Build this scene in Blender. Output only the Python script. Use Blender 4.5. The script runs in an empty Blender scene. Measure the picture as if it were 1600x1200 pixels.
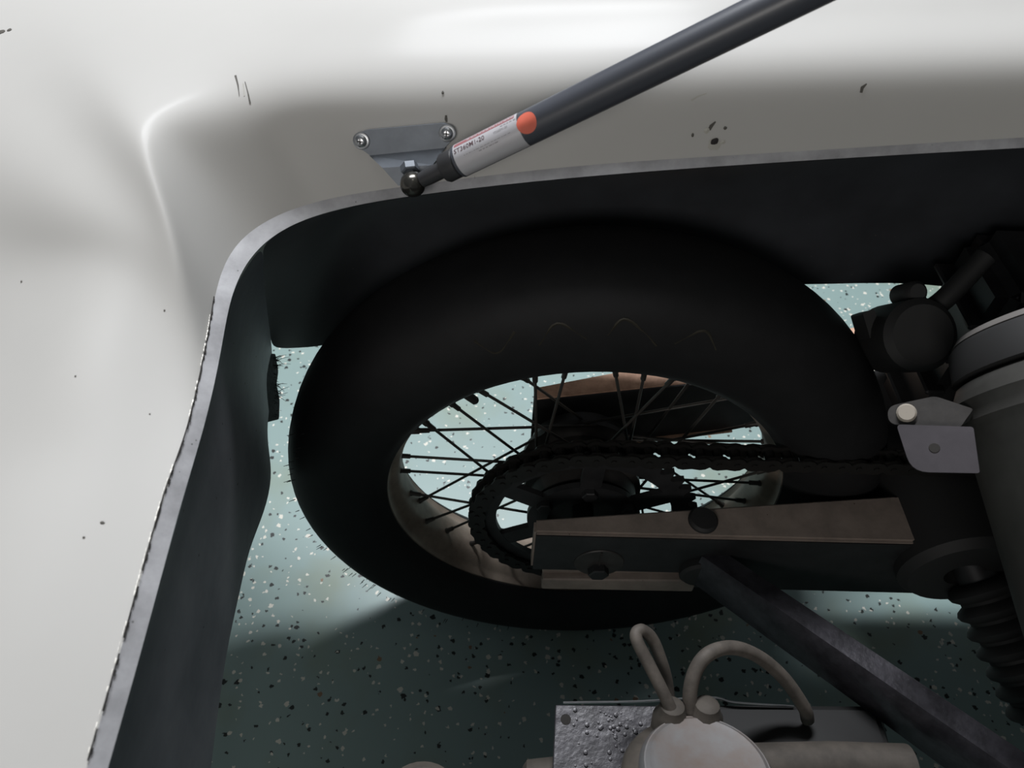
import bpy, bmesh, math, random
from mathutils import Vector as V, Matrix as M
from mathutils.bvhtree import BVHTree
random.seed(7)
S = bpy.context.scene
COL = S.collection
PI = math.pi

# ------------------------------------------------------------------ camera, world, lights, exposure
CAM = V((-0.0967, -0.5096, 1.0552))
YAW, PITCH, ROLL, FPX = 0.0264, 0.8468, 0.0438, 1200.0
_f = V((math.sin(YAW) * math.cos(PITCH), math.cos(YAW) * math.cos(PITCH), -math.sin(PITCH)))
_r = V((math.cos(YAW), -math.sin(YAW), 0))
_u = _r.cross(_f)
RIGHT = math.cos(ROLL) * _r + math.sin(ROLL) * _u
UP = -math.sin(ROLL) * _r + math.cos(ROLL) * _u
FWD = _f
cam = bpy.data.cameras.new('camera')
cam.sensor_width = 36.0
cam.lens = FPX / 1600 * 36.0
cam.clip_start = 0.02
co = bpy.data.objects.new('camera', cam)
m3 = M((RIGHT, UP, -FWD)).transposed()
co.matrix_world = M.Translation(CAM) @ m3.to_4x4()
COL.objects.link(co)
S.camera = co
cam.dof.use_dof = True
cam.dof.focus_distance = 0.72
cam.dof.aperture_fstop = 11.0

w = bpy.data.worlds.new('world'); S.world = w; w.use_nodes = True
w.node_tree.nodes['Background'].inputs[0].default_value = (0.80, 0.86, 0.92, 1)
w.node_tree.nodes['Background'].inputs[1].default_value = 0.11


def area(name, loc, target, sx, sy, power, color=(1, 1, 1)):
    l = bpy.data.lights.new(name, 'AREA'); l.shape = 'RECTANGLE'; l.size = sx; l.size_y = sy
    l.energy = power; l.color = color
    o = bpy.data.objects.new(name, l); COL.objects.link(o)
    o.location = loc
    o.rotation_euler = (V(target) - V(loc)).to_track_quat('-Z', 'Y').to_euler()
    return o


area('ceiling_light_far', (-0.2, 1.12, 2.7), (0.0, 0.5, 0), 1.2, 0.26, 103, (0.94, 0.96, 1.0))
area('ceiling_light_over', (0.45, -0.25, 2.8), (0.25, -0.15, 0), 0.8, 0.6, 7, (1.0, 0.97, 0.93))
area('fill_light_near', (-0.9, -3.2, 2.0), (0, 0, 0.6), 1.6, 1.0, 34, (1.0, 0.96, 0.92))  # added fill to brighten the near-facing flank, no actual window known there
vs = S.view_settings
vs.view_transform = 'Standard'; vs.look = 'None'; vs.gamma = 1.0; vs.use_curve_mapping = False
vs.exposure = 0.0


# ------------------------------------------------------------------ sight lines -> points on real planes
def ray(x, y):
    return FWD + (x - 800) / FPX * RIGHT - (y - 600) / FPX * UP


def D(x, y, d): return CAM + d * ray(x, y)
def PZ(x, y, z): k = ray(x, y); return CAM + (z - CAM.z) / k.z * k
def PY(x, y, yy): k = ray(x, y); return CAM + (yy - CAM.y) / k.y * k
def PX(x, y, xx): k = ray(x, y); return CAM + (xx - CAM.x) / k.x * k


def PP(x, y, o, n):
    k = ray(x, y)
    return CAM + (V(o) - CAM).dot(n) / k.dot(n) * k


# ------------------------------------------------------------------ materials
def mat(name, col, rough=0.5, metal=0.0, var=0.0, vscale=20, bump=0.0, bscale=60, coat=0.0, spec=0.5,
        col2=None, spots=None, bdist=0.002):
    m = bpy.data.materials.new(name); m.use_nodes = True
    nt = m.node_tree; b = nt.nodes['Principled BSDF']
    b.inputs['Base Color'].default_value = (*col, 1)
    b.inputs['Roughness'].default_value = rough
    b.inputs['Metallic'].default_value = metal
    b.inputs['Coat Weight'].default_value = coat
    b.inputs['Coat Roughness'].default_value = 0.2
    b.inputs['Specular IOR Level'].default_value = spec
    tc = nt.nodes.new('ShaderNodeTexCoord')
    if var or col2:
        n = nt.nodes.new('ShaderNodeTexNoise'); n.inputs['Scale'].default_value = vscale
        n.inputs['Detail'].default_value = 6; n.inputs['Roughness'].default_value = 0.65
        nt.links.new(tc.outputs['Object'], n.inputs['Vector'])
        r = nt.nodes.new('ShaderNodeValToRGB')
        c2 = col2 or tuple(c * (1 - var) for c in col)
        c1 = col if col2 else tuple(min(1, c * (1 + var)) for c in col)
        r.color_ramp.elements[0].position = 0.35; r.color_ramp.elements[1].position = 0.68
        r.color_ramp.elements[0].color = (*c2, 1); r.color_ramp.elements[1].color = (*c1, 1)
        nt.links.new(n.outputs['Fac'], r.inputs['Fac'])
        last = r.outputs['Color']
        if spots:
            n2 = nt.nodes.new('ShaderNodeTexVoronoi'); n2.inputs['Scale'].default_value = spots[0]
            nt.links.new(tc.outputs['Object'], n2.inputs['Vector'])
            lt = nt.nodes.new('ShaderNodeMath'); lt.operation = 'LESS_THAN'; lt.inputs[1].default_value = spots[1]
            nt.links.new(n2.outputs['Distance'], lt.inputs[0])
            mx = nt.nodes.new('ShaderNodeMix'); mx.data_type = 'RGBA'
            nt.links.new(lt.outputs[0], mx.inputs['Factor']); nt.links.new(last, mx.inputs['A'])
            mx.inputs['B'].default_value = (*spots[2], 1)
            last = mx.outputs['Result']
        nt.links.new(last, b.inputs['Base Color'])
    if bump:
        n = nt.nodes.new('ShaderNodeTexNoise'); n.inputs['Scale'].default_value = bscale
        n.inputs['Detail'].default_value = 5
        nt.links.new(tc.outputs['Object'], n.inputs['Vector'])
        bp = nt.nodes.new('ShaderNodeBump'); bp.inputs['Strength'].default_value = bump
        bp.inputs['Distance'].default_value = bdist
        nt.links.new(n.outputs['Fac'], bp.inputs['Height']); nt.links.new(bp.outputs['Normal'], b.inputs['Normal'])
    return m


def floor_material():
    m = bpy.data.materials.new('flake_floor'); m.use_nodes = True
    nt = m.node_tree; N = nt.nodes; L = nt.links; b = N['Principled BSDF']
    tc = N.new('ShaderNodeTexCoord')
    base = N.new('ShaderNodeTexNoise'); base.inputs['Scale'].default_value = 3.0; base.inputs['Detail'].default_value = 4
    L.new(tc.outputs['Object'], base.inputs['Vector'])
    rp = N.new('ShaderNodeValToRGB')
    rp.color_ramp.elements[0].position = 0.3; rp.color_ramp.elements[1].position = 0.75
    rp.color_ramp.elements[0].color = (0.24, 0.328, 0.312, 1); rp.color_ramp.elements[1].color = (0.265, 0.365, 0.350, 1)
    L.new(base.outputs['Fac'], rp.inputs['Fac'])
    last = rp.outputs['Color']
    st = N.new('ShaderNodeTexNoise'); st.inputs['Scale'].default_value = 7.0; st.inputs['Detail'].default_value = 3
    L.new(tc.outputs['Object'], st.inputs['Vector'])
    sr = N.new('ShaderNodeValToRGB'); sr.color_ramp.elements[0].position = 0.50; sr.color_ramp.elements[1].position = 0.72
    sr.color_ramp.elements[1].color = (0.55, 0.55, 0.55, 1)
    L.new(st.outputs['Fac'], sr.inputs['Fac'])
    so_ = N.new('ShaderNodeMix'); so_.data_type = 'RGBA'; so_.inputs['B'].default_value = (0.22, 0.25, 0.15, 1)
    L.new(sr.outputs['Color'], so_.inputs['Factor']); L.new(last, so_.inputs['A']); last = so_.outputs['Result']
    dens = N.new('ShaderNodeTexNoise'); dens.inputs['Scale'].default_value = 5.0; dens.inputs['Detail'].default_value = 2
    L.new(tc.outputs['Object'], dens.inputs['Vector'])
    warp = N.new('ShaderNodeTexNoise'); warp.inputs['Scale'].default_value = 260; warp.inputs['Detail'].default_value = 1
    L.new(tc.outputs['Object'], warp.inputs['Vector'])
    wsc = N.new('ShaderNodeVectorMath'); wsc.operation = 'SCALE'; wsc.inputs['Scale'].default_value = 0.006
    L.new(warp.outputs['Color'], wsc.inputs[0])
    wadd = N.new('ShaderNodeVectorMath'); wadd.operation = 'ADD'
    L.new(tc.outputs['Object'], wadd.inputs[0]); L.new(wsc.outputs['Vector'], wadd.inputs[1])

    def flakes(scale, size, frac, color, prev, seed):
        off = N.new('ShaderNodeVectorMath'); off.operation = 'ADD'; off.inputs[1].default_value = (seed, seed * 0.7, 0)
        L.new(wadd.outputs['Vector'], off.inputs[0])
        v = N.new('ShaderNodeTexVoronoi'); v.voronoi_dimensions = '2D'; v.inputs['Scale'].default_value = scale
        L.new(off.outputs['Vector'], v.inputs['Vector'])
        sp = N.new('ShaderNodeSeparateColor'); L.new(v.outputs['Color'], sp.inputs['Color'])
        # flake radius grows with its random value; most cells stay empty
        a = N.new('ShaderNodeMath'); a.operation = 'LESS_THAN'; L.new(sp.outputs[0], a.inputs[0])
        f2 = N.new('ShaderNodeMath'); f2.operation = 'MULTIPLY'; f2.inputs[1].default_value = frac * 2
        L.new(dens.outputs['Fac'], f2.inputs[0]); L.new(f2.outputs[0], a.inputs[1])
        sz = N.new('ShaderNodeMath'); sz.operation = 'MULTIPLY_ADD'; sz.inputs[1].default_value = size; sz.inputs[2].default_value = size * 0.45
        L.new(sp.outputs[1], sz.inputs[0])
        d = N.new('ShaderNodeMath'); d.operation = 'LESS_THAN'; L.new(v.outputs['Distance'], d.inputs[0]); L.new(sz.outputs[0], d.inputs[1])
        mu = N.new('ShaderNodeMath'); mu.operation = 'MULTIPLY'; L.new(a.outputs[0], mu.inputs[0]); L.new(d.outputs[0], mu.inputs[1])
        mx = N.new('ShaderNodeMix'); mx.data_type = 'RGBA'
        L.new(mu.outputs[0], mx.inputs['Factor']); L.new(prev, mx.inputs['A']); mx.inputs['B'].default_value = (*color, 1)
        return mx.outputs['Result']
    last = flakes(62, 0.16, 0.15, (0.015, 0.018, 0.017), last, 3.1)
    last = flakes(60, 0.15, 0.16, (0.68, 0.66, 0.58), last, 8.4)
    last = flakes(110, 0.19, 0.12, (0.72, 0.70, 0.62), last, 1.7)
    last = flakes(100, 0.19, 0.10, (0.02, 0.024, 0.022), last, 5.9)
    last = flakes(40, 0.10, 0.05, (0.24, 0.15, 0.09), last, 12.3)
    L.new(last, b.inputs['Base Color'])
    b.inputs['Roughness'].default_value = 0.42
    return m


MT = {}
MT['white'] = mat('white_gelcoat', (0.42, 0.412, 0.392), 0.58, coat=0.05, spec=0.3, var=0.02, vscale=4)
MT['edge'] = mat('cut_laminate_edge', (0.29, 0.29, 0.30), 0.55, var=0.25, vscale=30, spots=(90, 0.06, (0.10, 0.10, 0.10)))
MT['gap'] = mat('crack_black', (0.02, 0.018, 0.016), 0.9)
MT['flake'] = mat('chipped_white', (0.80, 0.78, 0.72), 0.5)
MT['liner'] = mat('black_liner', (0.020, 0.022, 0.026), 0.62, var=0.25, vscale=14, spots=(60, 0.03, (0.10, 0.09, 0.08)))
MT['liner_lit'] = mat('dusty_lit_liner', (0.28, 0.285, 0.31), 0.6, col2=(0.17, 0.178, 0.20), vscale=9, spots=(45, 0.05, (0.03, 0.028, 0.026)))  # dusty liner with its colour lightened for the stronger light at the rear
MT['mat'] = mat('fibre_mat', (0.030, 0.031, 0.033), 0.95, var=0.4, vscale=120, bump=0.8, bscale=300)
MT['rubber'] = mat('tyre_rubber', (0.008, 0.008, 0.0085), 0.7, spec=0.3, var=0.2, vscale=30)
MT['rubber2'] = mat('black_rubber', (0.014, 0.014, 0.014), 0.7)
MT['rim'] = mat('dirty_alloy', (0.28, 0.23, 0.185), 0.6, 0.2, col2=(0.15, 0.118, 0.09), vscale=22)
MT['hub'] = mat('dark_hub', (0.045, 0.042, 0.040), 0.5, 0.4, var=0.3, vscale=30)
MT['spoke'] = mat('dull_spoke', (0.06, 0.055, 0.05), 0.5, 0.6, var=0.2)
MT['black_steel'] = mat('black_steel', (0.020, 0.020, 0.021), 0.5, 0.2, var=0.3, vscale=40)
MT['chain'] = mat('oily_chain', (0.020, 0.019, 0.018), 0.45, 0.5)
MT['arm'] = mat('brown_grey_alloy', (0.25, 0.205, 0.175), 0.62, 0.15, var=0.18, vscale=35, spots=(55, 0.045, (0.10, 0.065, 0.05)))
MT['rust'] = mat('rusty_alloy', (0.66, 0.41, 0.29), 0.75, 0.0, col2=(0.42, 0.25, 0.17), vscale=60, spots=(70, 0.08, (0.16, 0.09, 0.06)))
MT['zinc'] = mat('zinc_plate', (0.125, 0.14, 0.16), 0.48, 0.4, var=0.12, vscale=50)
MT['chrome'] = mat('bright_screw', (0.45, 0.46, 0.47), 0.3, 1.0)
MT['ball'] = mat('dark_ball', (0.10, 0.095, 0.085), 0.22, 0.85)
MT['strut'] = mat('strut_paint', (0.050, 0.054, 0.066), 0.42, 0.0, coat=0.15)
MT['plastic'] = mat('black_plastic', (0.03, 0.03, 0.032), 0.45)
MT['label'] = mat('silver_label', (0.52, 0.51, 0.53), 0.35, 0.25)
MT['ink'] = mat('label_ink', (0.07, 0.035, 0.04), 0.6)
MT['ink2'] = mat('label_grey_ink', (0.25, 0.24, 0.25), 0.6)
MT['redband'] = mat('label_red', (0.27, 0.10, 0.11), 0.5)
MT['orange'] = mat('orange_dot', (0.62, 0.125, 0.075), 0.6)
MT['bar'] = mat('satin_black_bar', (0.045, 0.043, 0.050), 0.34, 0.5, var=0.35, vscale=60, bump=0.25, bscale=200, bdist=0.001)
MT['plate'] = mat('crusty_black_paint', (0.036, 0.034, 0.039), 0.36, 0.2, var=0.3, vscale=60, bump=0.35, bscale=110, bdist=0.002)
MT['tan'] = mat('dusty_tan', (0.060, 0.051, 0.042), 0.75, var=0.3, vscale=40)
MT['cap'] = mat('oxidised_cap', (0.155, 0.152, 0.152), 0.6, 0.2, col2=(0.13, 0.098, 0.08), vscale=24)
MT['hose'] = mat('dusty_hose', (0.085, 0.073, 0.062), 0.7, var=0.3, vscale=60)
MT['canister'] = mat('grey_canister', (0.050, 0.049, 0.045), 0.5, 0.2, var=0.2, vscale=18)
MT['canlid'] = mat('pale_canister_lid', (0.17, 0.16, 0.15), 0.5, 0.2, var=0.1)
MT['brk'] = mat('mauve_grey_bracket', (0.048, 0.043, 0.049), 0.55, 0.2, var=0.15, vscale=40)
MT['palebolt'] = mat('pale_bolt', (0.28, 0.25, 0.21), 0.6, 0.1)
MT['stain'] = mat('dark_stain', (0.07, 0.065, 0.055), 0.7)
MT['stain2'] = mat('pale_stain', (0.36, 0.35, 0.31), 0.6)
MT['yellow'] = mat('old_yellow_crayon', (0.018, 0.015, 0.008), 0.8)
MT['floor'] = floor_material()


# ------------------------------------------------------------------ mesh helpers
def link(name, bm, material, parent=None, smooth=True, label=None, angle=40):
    me = bpy.data.meshes.new(name)
    bmesh.ops.recalc_face_normals(bm, faces=bm.faces)
    bm.to_mesh(me); bm.free()
    me.materials.append(MT[material] if isinstance(material, str) else material)
    if smooth:
        for p in me.polygons: p.use_smooth = True
        me.set_sharp_from_angle(angle=math.radians(angle))
    o = bpy.data.objects.new(name, me); COL.objects.link(o)
    if parent: o.parent = parent
    if label: o['label'] = label
    return o


def thing(name, label, cat, loc=(0, 0, 0), group=None):
    o = bpy.data.objects.new(name, None); COL.objects.link(o)
    o.location = loc; o.empty_display_size = 0.03
    o['label'] = label; o['category'] = cat
    if group: o['group'] = group
    o.matrix_world = M.Translation(V(loc))
    return o


def rebase(root):
    """keep parts in world coordinates although their thing's Empty sits at its base"""
    inv = M.Translation(-root.location)
    def go(o):
        for c in o.children:
            if o is root: c.matrix_parent_inverse = inv
            go(c)
    go(root)


def frame(axis, hint=(0, 0, 1)):
    a = V(axis).normalized(); h = V(hint)
    if abs(a.dot(h.normalized())) > 0.95: h = V((1, 0, 0))
    x = h.cross(a).normalized(); y = a.cross(x)
    return x, y, a


def add_lathe(bm, o, axis, prof, n=32, hint=(0, 0, 1), close=False):
    """prof: list of (distance along axis, radius)"""
    x, y, a = frame(axis, hint); o = V(o)
    rings = []
    for d, r in prof:
        if r < 1e-6: rings.append([bm.verts.new(o + a * d)])
        else: rings.append([bm.verts.new(o + a * d + (x * math.cos(2 * PI * k / n) + y * math.sin(2 * PI * k / n)) * r) for k in range(n)])
    prs = list(zip(rings, rings[1:] + ([rings[0]] if close else [])))
    if not close: prs = list(zip(rings[:-1], rings[1:]))
    for A, B in prs:
        for k in range(n):
            k2 = (k + 1) % n
            if len(A) == 1 and len(B) == 1: continue
            if len(A) == 1: bm.faces.new((A[0], B[k2], B[k]))
            elif len(B) == 1: bm.faces.new((A[k], A[k2], B[0]))
            else: bm.faces.new((A[k], A[k2], B[k2], B[k]))
    return bm


def add_tube(bm, pts, r, n=10, cap=True):
    pts = [V(p) for p in pts]
    rs = r if isinstance(r, (list, tuple)) else [r] * len(pts)
    rings = []; x = None
    for i, p in enumerate(pts):
        t = (pts[min(i + 1, len(pts) - 1)] - pts[max(i - 1, 0)]).normalized()
        if x is None: x = frame(t)[0]
        x = (x - t * x.dot(t)).normalized(); y = t.cross(x)
        rings.append([bm.verts.new(p + (x * math.cos(2 * PI * k / n) + y * math.sin(2 * PI * k / n)) * rs[i]) for k in range(n)])
    for A, B in zip(rings[:-1], rings[1:]):
        for k in range(n): bm.faces.new((A[k], A[(k + 1) % n], B[(k + 1) % n], B[k]))
    if cap: bm.faces.new(rings[0][::-1]); bm.faces.new(rings[-1])
    return bm


def spline(pts, n=8):
    pts = [V(p) for p in pts]; out = []
    P = [2 * pts[0] - pts[1]] + pts + [2 * pts[-1] - pts[-2]]
    for i in range(1, len(P) - 2):
        for k in range(n):
            t = k / n; a, b, c, d = P[i - 1:i + 3]
            out.append(0.5 * ((2 * b) + (c - a) * t + (2 * a - 5 * b + 4 * c - d) * t * t + (3 * b - a - 3 * c + d) * t ** 3))
    out.append(pts[-1]); return out


def add_prism(bm, loop, off):
    """closed outline (3-D points) extruded by vector off"""
    off = V(off)
    A = [bm.verts.new(V(p)) for p in loop]; B = [bm.verts.new(V(p) + off) for p in loop]
    n = len(A)
    bm.faces.new(A); bm.faces.new(B[::-1])
    for k in range(n): bm.faces.new((A[k], B[k], B[(k + 1) % n], A[(k + 1) % n]))
    return bm


def add_hexa(bm, bottom, top):
    b = [bm.verts.new(V(p)) for p in bottom]; t = [bm.verts.new(V(p)) for p in top]
    bm.faces.new(b[::-1]); bm.faces.new(t)
    for k in range(4): bm.faces.new((b[k], b[(k + 1) % 4], t[(k + 1) % 4], t[k]))
    return bm


def bevel(bm, w, seg=2):
    bmesh.ops.bevel(bm, geom=[e for e in bm.edges], offset=w, segments=seg, affect='EDGES', clamp_overlap=True)
    return bm


def add_box(bm, c, sx, sy, sz, ax=None):
    c = V(c); X, Yv, Z = ax or (V((1, 0, 0)), V((0, 1, 0)), V((0, 0, 1)))
    P = lambda i, j, k: c + X * (i * sx / 2) + Yv * (j * sy / 2) + Z * (k * sz / 2)
    return add_hexa(bm, [P(-1, -1, -1), P(1, -1, -1), P(1, 1, -1), P(-1, 1, -1)], [P(-1, -1, 1), P(1, -1, 1), P(1, 1, 1), P(-1, 1, 1)])


def grid(cols, sub=2):
    """cols: list of columns of points -> smooth Catmull-Clark sheet (bmesh)"""
    bm = bmesh.new()
    vv = [[bm.verts.new(V(p)) for p in c] for c in cols]
    for a, b in zip(vv[:-1], vv[1:]):
        for k in range(len(a) - 1): bm.faces.new((a[k], a[k + 1], b[k + 1], b[k]))
    return bm


def subsurf(o, lv=2):
    m = o.modifiers.new('smooth', 'SUBSURF'); m.levels = lv; m.render_levels = lv
    m.boundary_smooth = 'ALL'
    return o


def round_outline(pts, r, n=5):
    out = []
    for i in range(len(pts)):
        p0, p, p1 = V(pts[i - 1]), V(pts[i]), V(pts[(i + 1) % len(pts)])
        rr = r[i] if isinstance(r, (list, tuple)) else r
        a = (p0 - p); b = (p1 - p)
        q = min(rr, a.length * 0.48, b.length * 0.48)
        A = p + a.normalized() * q; B = p + b.normalized() * q
        for k in range(n + 1):
            t = k / n
            out.append(A * (1 - t) ** 2 + p * 2 * t * (1 - t) + B * t * t)
    return out


def copy_part(o, parent):
    c = o.copy(); COL.objects.link(c); c.parent = parent
    for ch in list(o.children):
        d = ch.copy(); COL.objects.link(d); d.parent = c
    return c


# ================================================================== FLOOR
bm = bmesh.new()
add_box(bm, (0.5, 1.0, -0.02), 12, 12, 0.04)
fl = link('floor', bm, 'floor', smooth=False); fl['kind'] = 'structure'

# ================================================================== BODY SHELL
body = thing('car_body', 'glossy white car body panel with a curved opening over the wheel', 'car body', (-0.2, 0.2, 0.25))

# each column runs outward from the rim of the opening, over the flank, to the top of the body
far = []
for (x, rows) in (
    (1900, [(196, .006), (130, .020), (88, .032), (48, .055), (10, .085), (-40, .115)]),
    (1600, [(213, .004), (140, .018), (92, .030), (52, .052), (15, .082), (-40, .115)]),
    (1250, [(237, .002), (160, .016), (108, .028), (66, .048), (26, .078), (-35, .115)]),
    (900, [(256, .000), (180, .014), (126, .026), (84, .046), (38, .076), (-30, .115)]),
    (640, [(290, -.002), (205, .012), (150, .024), (104, .044), (52, .074), (-25, .115)]),
):
    far.append([PY(x + (y - rows[0][0]) * 0.03, y, yy) for y, yy in rows])
    far[-1].append(far[-1][-1] + V((0, .045, -.015)))
RUN_ON = V((.42, .012, .03))      # the far flank runs on forward past the picture
far[0] = [p + RUN_ON for p in far[0]]
left = [
    [(520, 307, .694), (474, 215, .734), (448, 162, .757), (438, 118, .771), (430, 60, .782), (420, -20, .792), (400, -130, .79)],
    [(440, 331, .688), (376, 235, .731), (340, 176, .755), (328, 128, .766), (318, 66, .776), (300, -20, .784), (260, -130, .782)],
    [(384, 364, .680), (304, 258, .728), (244, 190, .758), (222, 164, .763), (190, 108, .768), (160, 10, .772), (100, -130, .768)],
    [(352, 405, .674), (276, 302, .725), (231, 236, .752), (206, 210, .758), (158, 162, .762), (60, 20, .764), (-40, -130, .755)],
    [(336, 458, .669), (292, 380, .707), (256, 314, .735), (230, 288, .740), (150, 232, .746), (0, 110, .752), (-170, -70, .745)],
    [(326, 520, .664), (306, 470, .684), (281, 414, .707), (252, 388, .713), (180, 342, .727), (30, 292, .736), (-220, 120, .732)],
    [(312, 590, .661), (292, 545, .671), (266, 500, .682), (240, 464, .692), (175, 389, .714), (36, 404, .695), (-240, 320, .69)],
    [(292, 672, .659), (262, 640, .665), (230, 602, .673), (196, 560, .683), (133, 472, .702), (20, 485, .680), (-285, 390, .665)],
    [(255, 780, .656), (222, 752, .661), (184, 718, .668), (142, 680, .676), (72, 610, .689), (-30, 590, .664), (-330, 480, .63)],
    [(218, 910, .652), (155, 870, .660), (85, 820, .670), (-5, 760, .676), (-80, 735, .660), (-200, 700, .640), (-380, 650, .62)],
    [(182, 1040, .648), (110, 1010, .656), (30, 965, .665), (-70, 915, .670), (-150, 890, .655), (-270, 860, .635), (-440, 820, .61)],
    [(138, 1190, .642), (55, 1165, .650), (-35, 1130, .658), (-150, 1085, .663), (-230, 1065, .650), (-350, 1040, .63), (-520, 1000, .60)],
    [(92, 1350, .636), (0, 1330, .644), (-100, 1300, .652), (-220, 1260, .657), (-300, 1240, .645), (-420, 1220, .62), (-600, 1180, .59)],
]
cols = far + [[PZ(*p) for p in c] for c in left]
bm = grid(cols)
shell = link('outer_shell', bm, 'white', body, angle=180)
subsurf(shell, 3)
lip_out = [c[0] for c in cols]

# lower lip of the rim: grey sawn laminate edge, then the black inner faces
lip_in_px = [(1900, 212), (1600, 230), (1250, 251), (900, 275), (640, 305), (528, 325), (466, 343), (412, 374), (382, 410),
             (366, 450), (354, 492), (345, 545), (333, 605), (316, 673), (282, 785), (247, 915), (214, 1045), (172, 1190), (128, 1350)]
lip_in = []
ci = 0
for k, (x, y) in enumerate(lip_in_px[:len(cols)]):
    pass
# match inner points to the outer columns by index (18 columns, 18 inner points)
lip_in_px = [(1900, 212), (1600, 230), (1250, 251), (900, 275), (640, 305), (530, 325), (458, 348), (408, 381), (377, 422),
             (359, 470), (349, 526), (338, 588), (318, 672), (284, 782), (249, 912), (214, 1042), (171, 1192), (125, 1352)]
for o, (x, y) in zip(lip_out, lip_in_px):
    lip_in.append(PZ(x, y, o.z - 0.006))
lip_in[0] = lip_out[0] + (lip_in[1] - lip_out[1])
bm = grid([[a, (a + b) / 2 , b] for a, b in zip(lip_out, lip_in)])
edge = link('opening_edge', bm, 'edge', body, angle=180, label='grey sawn edge of the opening')
subsurf(edge, 3)


def chain_pts(pts, n=8): return spline(pts, n)


# dark crack and white chips along the rear side of the edge
crack = chain_pts([lip_out[i] for i in range(9, 17)], 16)
bm = bmesh.new()
for i in range(2, len(crack) - 1):
    wv = 0.0004 + 0.0009 * abs(math.sin(i * 1.7) * math.sin(i * 0.43 + 1))
    if 70 < i < 200 and i % 13 < 3: continue
    side = (lip_in[10] - lip_out[10]).normalized()
    a, b = crack[i] + V((0, 0, .0012)), crack[i + 1] + V((0, 0, .0012))
    add_hexa(bm, [a, b, b + side * wv, a + side * wv], [p + V((0, 0, .0006)) for p in (a, b, b + side * wv, a + side * wv)])
link('edge_crack', bm, 'gap', body, smooth=False, label='thin dark crack along the opening edge')
bm = bmesh.new()
for i in range(10, len(crack) - 2):
    if random.random() < 0.30 + .4 * (math.sin(i * .11) > 0):
        a, b = crack[i] + V((-.0004, 0, .0022)), crack[i].lerp(crack[i + 1], 0.9) + V((0, 0, .0022))
        wv = random.uniform(.0003, .0010)
        side = V((1, 0.1, 0)).normalized()
        add_hexa(bm, [a, b, b + side * wv * .4, a + side * wv], [p + V((0, 0, .0007)) for p in (a, b, b + side * wv * .4, a + side * wv)])
ch = link('chipped_rim', bm, 'flake', body, smooth=False, label='chipped white gelcoat along the crack'); ch['kind'] = 'stuff'

# inner side liner (far side of the wheel) from the rim down to its lower edge
far_bottom = [(1900, 560, .10), (1600, 470, .10), (1440, 436, .10), (1250, 448, .095), (900, 440, .09), (640, 500, .088), (513, 541, .086), (470, 543, .085), (425, 546, .085)]
top_side = [lip_in[0], lip_in[1], lip_in[2].lerp(lip_in[1], .5), lip_in[2], lip_in[3], lip_in[4], lip_in[5], lip_in[6], lip_in[7]]
colsL = []
for t, (x, y, yy) in zip(top_side, far_bottom):
    t = t + V((0, .0015, -.0015)) if x > 500 else t
    b = PY(x, y, yy) + (RUN_ON if x == 1900 else V((0, 0, 0)))
    if x < 500:
        colsL.append([t, t.lerp(b, .12) + V((0, .004, 0)), t.lerp(b, .3) + V((-.004, .008, 0)), t.lerp(b, .55) + V((-.004, .008, 0)), t.lerp(b, .85), b]); continue
    back = V((t.x, b.y - 0.03, t.z - 0.03))
    m1 = V((t.x * .5 + b.x * .5, b.y - .003, t.z * .62 + b.z * .38))
    colsL.append([t, t.lerp(back, .35), back, m1, b.lerp(m1, .35), b])
# outer flank: the shell turns down outside the liner and ends just above its lower edge
colsF = []
for c, l in zip(cols[:9], colsL):
    e = l[-1]; t = c[-1]
    gy = .145
    gz = e.z - (gy - e.y) * (e.z - CAM.z) / (e.y - CAM.y) * -1 + .03
    if -.23 < e.x < .17: gz = .488
    colsF.append([t, V((t.x, gy - .008, t.z - .04)), V((t.x, gy, t.z * .7 + gz * .3)), V((e.x, gy, gz + .04)), V((e.x, gy, gz))])
fk = link('outer_flank', grid(colsF), 'white', body, angle=180); subsurf(fk, 2)
# the rest of the body round the engine bay: rear, near side and front
bm = bmesh.new()
def sheet(a, b, c, d):
    bm.faces.new([bm.verts.new(V(p)) for p in (a, b, c, d)])
zr = .60
R0 = cols[-1]
sheet(R0[0], R0[3], (-.50, -.95, .60), (-.20, -.72, .62))
sheet(R0[3], R0[-1], (-.75, -1.0, .50), (-.50, -.95, .60))
sheet((-.20, -.72, .62), (-.50, -.95, .60), (.95, -.95, .66), (.85, -.72, .68))
sheet((-.50, -.95, .60), (-.55, -.98, .12), (.95, -.98, .12), (.95, -.95, .66))
link('near_deck', bm, 'white', body, smooth=False)
bm = bmesh.new()
sheet((-.20, -.72, .62), (-.20, -.74, .12), (.85, -.74, .12), (.85, -.72, .68))
sheet((.86, -.74, .10), (.86, -.74, .80), (.86, .30, .86), (.86, .30, .10))
fwl = link('bulkhead', bm, 'liner', body, smooth=False)
so = fwl.modifiers.new('thick', 'SOLIDIFY'); so.thickness = 0.004
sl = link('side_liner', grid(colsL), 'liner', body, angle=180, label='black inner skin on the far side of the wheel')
subsurf(sl, 2)

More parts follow.
